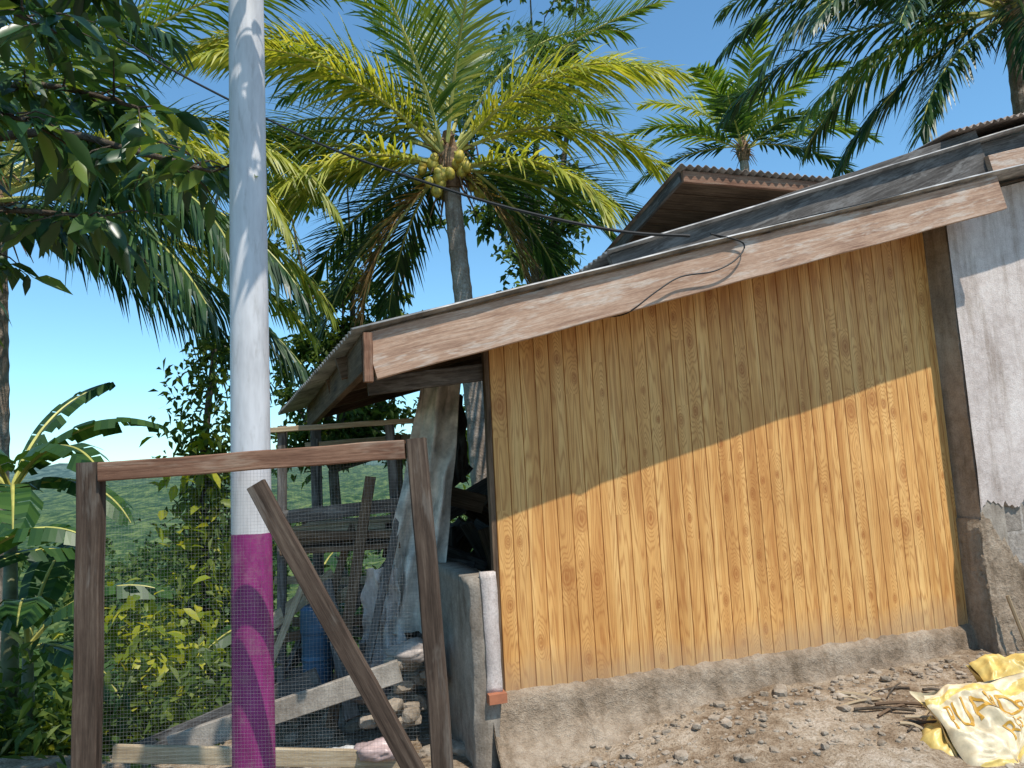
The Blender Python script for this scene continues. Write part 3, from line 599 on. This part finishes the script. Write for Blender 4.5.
sp=[F(a,e,L,d,m,ll=.95,wid=.042,hang=1.1,nl=74) for a,e,L,d,m in [(180,30,4.4,75,LF_DK),(195,12,4.2,65,LF_DK),(165,14,4.3,60,LF_DK),(210,0,3.9,55,LF_DK),(185,-8,4.0,45,LF_PALM),(150,45,4.4,70,LF_DK),(225,35,4.0,85,LF_PALM),(175,52,4.5,72,LF_PALM),(0,40,3.6,70,LF_PALM),(-40,30,3.4,70,LF_PALM),(40,40,3.6,70,LF_PALM),(90,50,3.6,70,LF_PALM),(125,15,3.8,70,LF_DK),(250,8,3.2,75,LF_DK),(-80,60,3.2,70,LF_PALM),(198,-28,3.2,38,LF_DK),(240,-20,3.0,50,LF_DK),(172,-25,3.4,35,LF_DK),(265,-15,2.6,50,LF_DK),(188,22,4.4,85,LF_DK)]]
palm((7.25,10,-.2),(7.5,10,7.9),.15,.12,sp,trunkmat=TRUNK)
# ------------------------------------------------------------------ broadleaf trees (limbs run to each clump)
def clumptree(base,fork,clumps,r0,ls,mat,dens):
    root=empty('broadleaf_tree',base); o=V(base); fk=V(fork)-o; vs,fs=[],[]
    tube(smoothcurve([V((0,0,0)),fk*.5+V((.15,0,0)),fk],6),[r0*(1-.03*i) for i in range(13)],8,vs,fs)
    P,Dv=[],[]
    for (x,y,z,r) in clumps:
        c=V((x,y,z))-o; mid=fk.lerp(c,.5)+V((random.uniform(-.3,.3),random.uniform(-.3,.3),-.1*(c-fk).length*.5)); cv=smoothcurve([fk,mid,c],5)
        tube(cv,[r0*.45*(1-.085*i) for i in range(len(cv))],6,vs,fs,False)
        for k in range(int(7+r*4)):
            s_=cv[random.randint(4,len(cv)-1)]; d=V((random.gauss(0,1),random.gauss(0,1),random.gauss(.1,.7))).normalized(); e=s_+d*r*random.uniform(.5,1.1)
            m_=(s_+e)/2+V((0,0,.1*r)); tube([s_,m_,e],[r0*.1,r0*.06,r0*.02],4,vs,fs,False)
            for j in range(int(dens)):
                u=random.uniform(.25,1.05); q=s_.lerp(e,u)+V((random.gauss(0,1),random.gauss(0,1),random.gauss(0,.7)))*.13*r; P.append(q); Dv.append((random.gauss(0,1),random.gauss(0,1),random.gauss(-.3,.8)))
    mobj('trunk',vs,fs,BARK,root); P=np.array([tuple(p) for p in P]); Dv=np.array(Dv); L=rng.uniform(.65,1.35,len(P))*ls
    leaves('foliage',P,Dv,L,L*.5,mat,root)
    return root
random.seed(21)
clumptree((.9,16,-6),(.7,16,5.5),[(1.2,16,12,.9),(1.75,16.2,11,.8),(.8,15.7,9.9,.9),(.3,16,8.5,.9),(1.5,16,9.4,.7),(2.0,16,12.6,.8),(-.1,16,7.4,.9),(.2,16.3,11.4,.9),(.9,16,13.4,1.),(-.6,16.2,9.6,.8),(1.6,16.3,7.6,.6),(-.9,16.2,12.5,.9),(1.1,16,6.3,.8)],.16,.20,LF_TREE,34)
random.seed(5)
clumptree((-3.2,13,-5),(-3.2,13,1.8),[(-3.95,13,7.0,.8),(-3.7,13.2,5.6,.8),(-2.8,13,6.0,.8),(-3.0,12.7,4.3,.8),(-4.1,13,3.5,.7),(-2.2,13.1,5.0,.7),(-1.9,13,3.4,.8),(-2.6,12.8,2.6,.8),(-3.6,12.7,2.4,.8),(-1.2,13.3,4.6,.7),(-1.0,13,2.8,.8),(-2.9,13.3,7.6,.6),(-1.5,13.4,6.4,.6),(-2.4,13,4.0,.8),(-3.4,13,3.4,.7),(-1.7,12.8,4.1,.7),(-2.9,12.8,5.1,.7)],.14,.16,LF_TREE,50)
random.seed(12)
clumptree((.3,12.4,-4),(.0,12.4,1.5),[(-.2,12.4,3.0,.7),(.5,12.5,3.6,.7),(-.9,12.3,2.2,.7),(.9,12.4,4.9,.6),(.1,12.3,4.4,.6)],.10,.14,LF_LITE,40)
random.seed(31)
root=empty('mango_tree',(-4.4,3.9,0)); vs,fs=[],[]; o=V((-4.4,3.9,0))
tube([V((0,0,-.3)),V((.05,0,1.2)),V((.0,-.1,2.4)),V((.2,-.1,3.4)),V((.3,0,5))],[.17,.14,.12,.09,.05],10,vs,fs)
bou=[[(-4.3,3.8,2.6),(-3.2,3.5,3.2),(-2.2,3.3,3.3),(-1.6,3.15,3.10),(-1.22,3.0,2.93)],[(-4.3,3.8,2.6),(-3.3,3.5,2.85),(-2.5,3.35,2.95),(-1.85,3.25,2.85)],
 [(-4.2,3.8,3.2),(-3.2,3.6,3.6),(-2.3,3.4,3.6),(-1.7,3.3,3.4)],[(-4.2,3.8,3.6),(-3.1,3.6,4.2),(-2.4,3.5,4.3),(-2.0,3.4,4.1)],
 [(-4.2,3.7,2.9),(-3.1,3.3,3.2),(-2.5,3.0,3.3),(-1.95,2.9,3.15)],[(-4.3,3.8,2.2),(-3.2,3.6,2.55),(-2.6,3.5,2.5)],[(-4.3,3.8,2.4),(-3.2,3.5,2.75),(-2.4,3.3,2.75)],
 [(-4.2,3.7,3.4),(-3.2,3.4,3.9),(-2.4,3.1,3.85),(-1.9,3.0,3.6)],[(-4.2,3.6,3.9),(-3.0,3.0,4.5),(-1.8,2.6,4.6),(-.95,2.42,4.25),(-.45,2.35,4.05)]]  # last bough added out of view to cast dapples on pole and fence
LP,LD,LL=[],[],[]
for bp in bou:
    c=smoothcurve([V(p)-o for p in bp],7); k=len(c); tube(c,[.030*(1-.85*i/k)+.003 for i in range(k)],6,vs,fs,False)
    for i in range(k//3,k):
        for rep in range(2):
            if random.random()<.2: continue
            a=random.uniform(0,6.3); d=V((math.cos(a)*.8+.3,math.sin(a)*.7,random.uniform(-.5,.5))).normalized(); L=random.uniform(.12,.32); p=c[i]; e=p+d*L+V((0,0,-.06))
            tube([p,p+d*L*.5,e],[.006,.004,.002],4,vs,fs,False)
            nl=random.randint(5,8)
            for q in range(nl):
                u=(q+1)/nl; b_=p.lerp(e,u); sgn=1 if q%2 else -1; sd=d.cross(V((0,0,1))).normalized()*sgn
                LP.append(b_); LD.append(d*.6+sd*random.uniform(.5,1.1)+V((0,0,random.uniform(-.9,.0)))); LL.append(random.uniform(.09,.19))
mobj('boughs',vs,fs,BARK,root,smooth=True); LL=np.array(LL)
leaves('foliage',LP,LD,LL,LL*.40,LF_BROAD,root,True,.35,.22)
# ------------------------------------------------------------------ banana plants
BSTEM=simple('banana_stem',(.15,.15,.07),.5,0,5,.5)
def banana(base,H,leavesp,s=1.):
    root=empty('banana_plant',base); vs,fs=tube([(0,0,0),(.03,0,H*.5),(0,0,H)],[.11*s,.09*s,.05*s],10); mobj('stem',vs,fs,BSTEM,root,smooth=True)
    v,f=[],[]; rv,rf=[],[]
    for az,el,L,dr,wd in leavesp:
        az,el,dr=D(az),D(el),D(dr); n=26; p=V((0,0,H-.05)); pts=[p]; ds=[]
        for i in range(n):
            u=(i+.5)/n; e=el-dr*u**1.3; d=V((math.cos(az)*math.cos(e),math.sin(az)*math.cos(e),math.sin(e))); ds.append(d); p=p+d*L/n; pts.append(p)
        tube(pts,[.02*(1-.85*i/n)+.003 for i in range(n+1)],5,rv,rf,False)
        for sg in (-1,1):
            grp=0;hang=.2
            for i in range(4,n):
                if grp<=0: grp=random.randint(1,4); hang=random.uniform(.05,.9); gap=True
                else: gap=False
                grp-=1
                u0,u1=i/n,(i+1)/n; wf=lambda u:wd*math.sin(math.pi*min(1,max(0,(u-.12)/.9)))**.55
                sd=ds[i].cross(V((0,0,1))).normalized()*sg; a0=pts[i]+ds[i]*(.006 if gap else 0); a1=pts[i+1]
                o_=len(v)
                for (a,u) in ((a0,u0),(a1,u1)):
                    w=wf(u); v.append(a); v.append(a+sd*w*.5+V((0,0,.03-.12*hang*w))); v.append(a+sd*w*(.95-.2*hang)+V((0,0,-.55*hang*w))+ds[i]*.02)
                f.append((o_,o_+1,o_+4,o_+3)); f.append((o_+1,o_+2,o_+5,o_+4))
    mobj('leaves',v,f,LF_BAN,root); mobj('midribs',rv,rf,RACH,root)
random.seed(4)
banana((-4.35,6.4,-1.5),3.2,[(10,60,1.5,90,.24),(60,75,1.4,60,.24),(-30,45,1.5,95,.25),(-80,50,1.4,100,.26),(180,50,1.5,80,.24),(-10,20,1.3,80,.24),(230,30,1.3,80,.22),(-55,15,1.3,70,.24)],.8)
banana((-3.85,5.9,-1.6),2.1,[(15,55,1.2,90,.22),(-60,55,1.3,90,.22),(100,70,1.1,60,.2),(200,50,1.3,90,.22),(-20,10,1.1,70,.2)],.7)
banana((-4.0,5.3,-1.3),2.3,[(0,60,1.2,100,.24),(-50,50,1.1,90,.24),(120,70,1.1,60,.2),(60,40,1.2,90,.22),(-100,40,1.0,90,.2)],.7)
banana((-2.2,7.6,-2.6),2.7,[(10,60,1.4,90,.22),(190,55,1.4,90,.24),(-60,55,1.3,90,.22),(-120,40,1.3,80,.22),(80,70,1.2,60,.2)],.8)
# ------------------------------------------------------------------ undergrowth
def shrub(name,pts,n,sig,ls,mat,det=False):
    c=np.array(pts); idx=rng.integers(0,len(c),n); P=c[idx]+rng.normal(0,1,(n,3))*np.array(sig); Dv=rng.normal(0,1,(n,3)); Dv[:,2]+=.1
    return leaves(name,P,Dv,rng.uniform(.6,1.4,n)*ls,ls*.42,mat,None,det,.3,.2)
pts=[]
for i in range(120):
    x=random.uniform(-6,.3); y=random.uniform(6.3,11); pts.append((x,y,hgt(x,y)+random.uniform(.1,.9)))
for i in range(80):
    x=random.uniform(-5,-2.0); y=random.uniform(4.9,6.3); pts.append((x,y,hgt(x,y)+random.uniform(.0,.35)))
shrub('undergrowth',pts,13000,(.28,.28,.22),.12,LF_TREE)
pts=[(-3.05+.12*math.sin(i*2.1),6.0+.1*math.cos(i*1.7),-.7+i*.17) for i in range(9)]+[(-2.75,6.1,-.2),(-3.3,6,-.1),(-2.7,6,.3),(-3.2,6,.5),(-3.5,5.7,-.3),(-3.7,5.6,-.5)]
shrub('yellow_green_shrub',pts,900,(.17,.16,.13),.15,LF_LITE,True)
root=empty('vine_covered_tree',(-3.1,7.4,-2.4)); vs,fs=tube(smoothcurve([(0,0,0),(.05,0,2),(-.02,0,4),(.1,0,5.4)],6),[.07-.0025*i for i in range(19)],7); mobj('trunk',vs,fs,BARK,root)
n_=2800; z=rng.uniform(1.2,5.5,n_); rr=.08+.16*np.abs(np.sin(z*2.3))+.1*(z<3.2); P=np.stack([rng.normal(0,1,n_)*rr+.05,rng.normal(0,1,n_)*rr,z],1); leaves('foliage',P,rng.normal(0,1,(n_,3)),rng.uniform(.06,.13,n_),.05,LF_TREE,root,False,.4)
n_=320; z=rng.uniform(2.3,4.6,n_); P=np.stack([rng.normal(0,.2,n_),rng.normal(-.1,.15,n_),z],1); leaves('vine_leaves',P,rng.normal(0,1,(n_,3)),rng.uniform(.12,.22,n_),.09,LF_LITE,root,True,.4)
P=[]
for i in range(420):
    a=random.uniform(-.80,-.02); d=20+260*random.random()**1.4; x=d*math.sin(a); y=d*math.cos(a); h=hgt(x,y); R=random.uniform(1.2,2.6)*(1+d/150); H=random.uniform(1.5,3.6)*(1+d/160)
    for j in range(46):
        q=V((random.gauss(0,1),random.gauss(0,1),random.gauss(0,1))).normalized()*random.uniform(.6,1); P.append((x+q.x*R,y+q.y*R,h+H*.7+q.z*R*.75,.3+d/150))
P=np.array(P); leaves('distant_trees',P[:,:3],rng.normal(0,1,(len(P),3)),P[:,3]*1.2,P[:,3]*.9,LF_FAR,None,False,.1)
# ------------------------------------------------------------------ light, sky, camera
el=D(61); az=V((.615,-.788,0)).normalized(); sd=az*math.cos(el)+V((0,0,math.sin(el)))
sun=bpy.data.lights.new('sun','SUN'); sun.energy=5.; sun.angle=D(.5); sun.color=(1,.94,.85); so=link(bpy.data.objects.new('sun',sun)); so.rotation_euler=sd.to_track_quat('Z','Y').to_euler()
w=bpy.data.worlds.new('World'); scene.world=w; w.use_nodes=True; nt=w.node_tree; bg=nt.nodes['Background']; sk=nt.nodes.new('ShaderNodeTexSky'); sk.sky_type='NISHITA'; sk.sun_disc=False; sk.sun_elevation=el; sk.sun_rotation=math.atan2(az.x,az.y); sk.air_density=1.0; sk.dust_density=.3; sk.ozone_density=1.0
tc=mix(nt,1.,sk.outputs[0],(.93,1.38,1.50),'MULTIPLY')
nt.links.new(tc,bg.inputs[0]); bg.inputs[1].default_value=.14
cam=bpy.data.cameras.new('camera'); cam.lens=26; cam.sensor_width=36; cam.clip_end=6000; cam.clip_start=.05; co_=link(bpy.data.objects.new('camera',cam))
R=Matrix.Rotation(math.pi/2+D(6.8),3,'X')@Matrix.Rotation(-D(3.0),3,'Z'); co_.matrix_world=Matrix.Translation((0,0,1.6))@R.to_4x4(); scene.camera=co_
scene.view_settings.view_transform='Standard'; scene.view_settings.look='None'; scene.view_settings.exposure=0
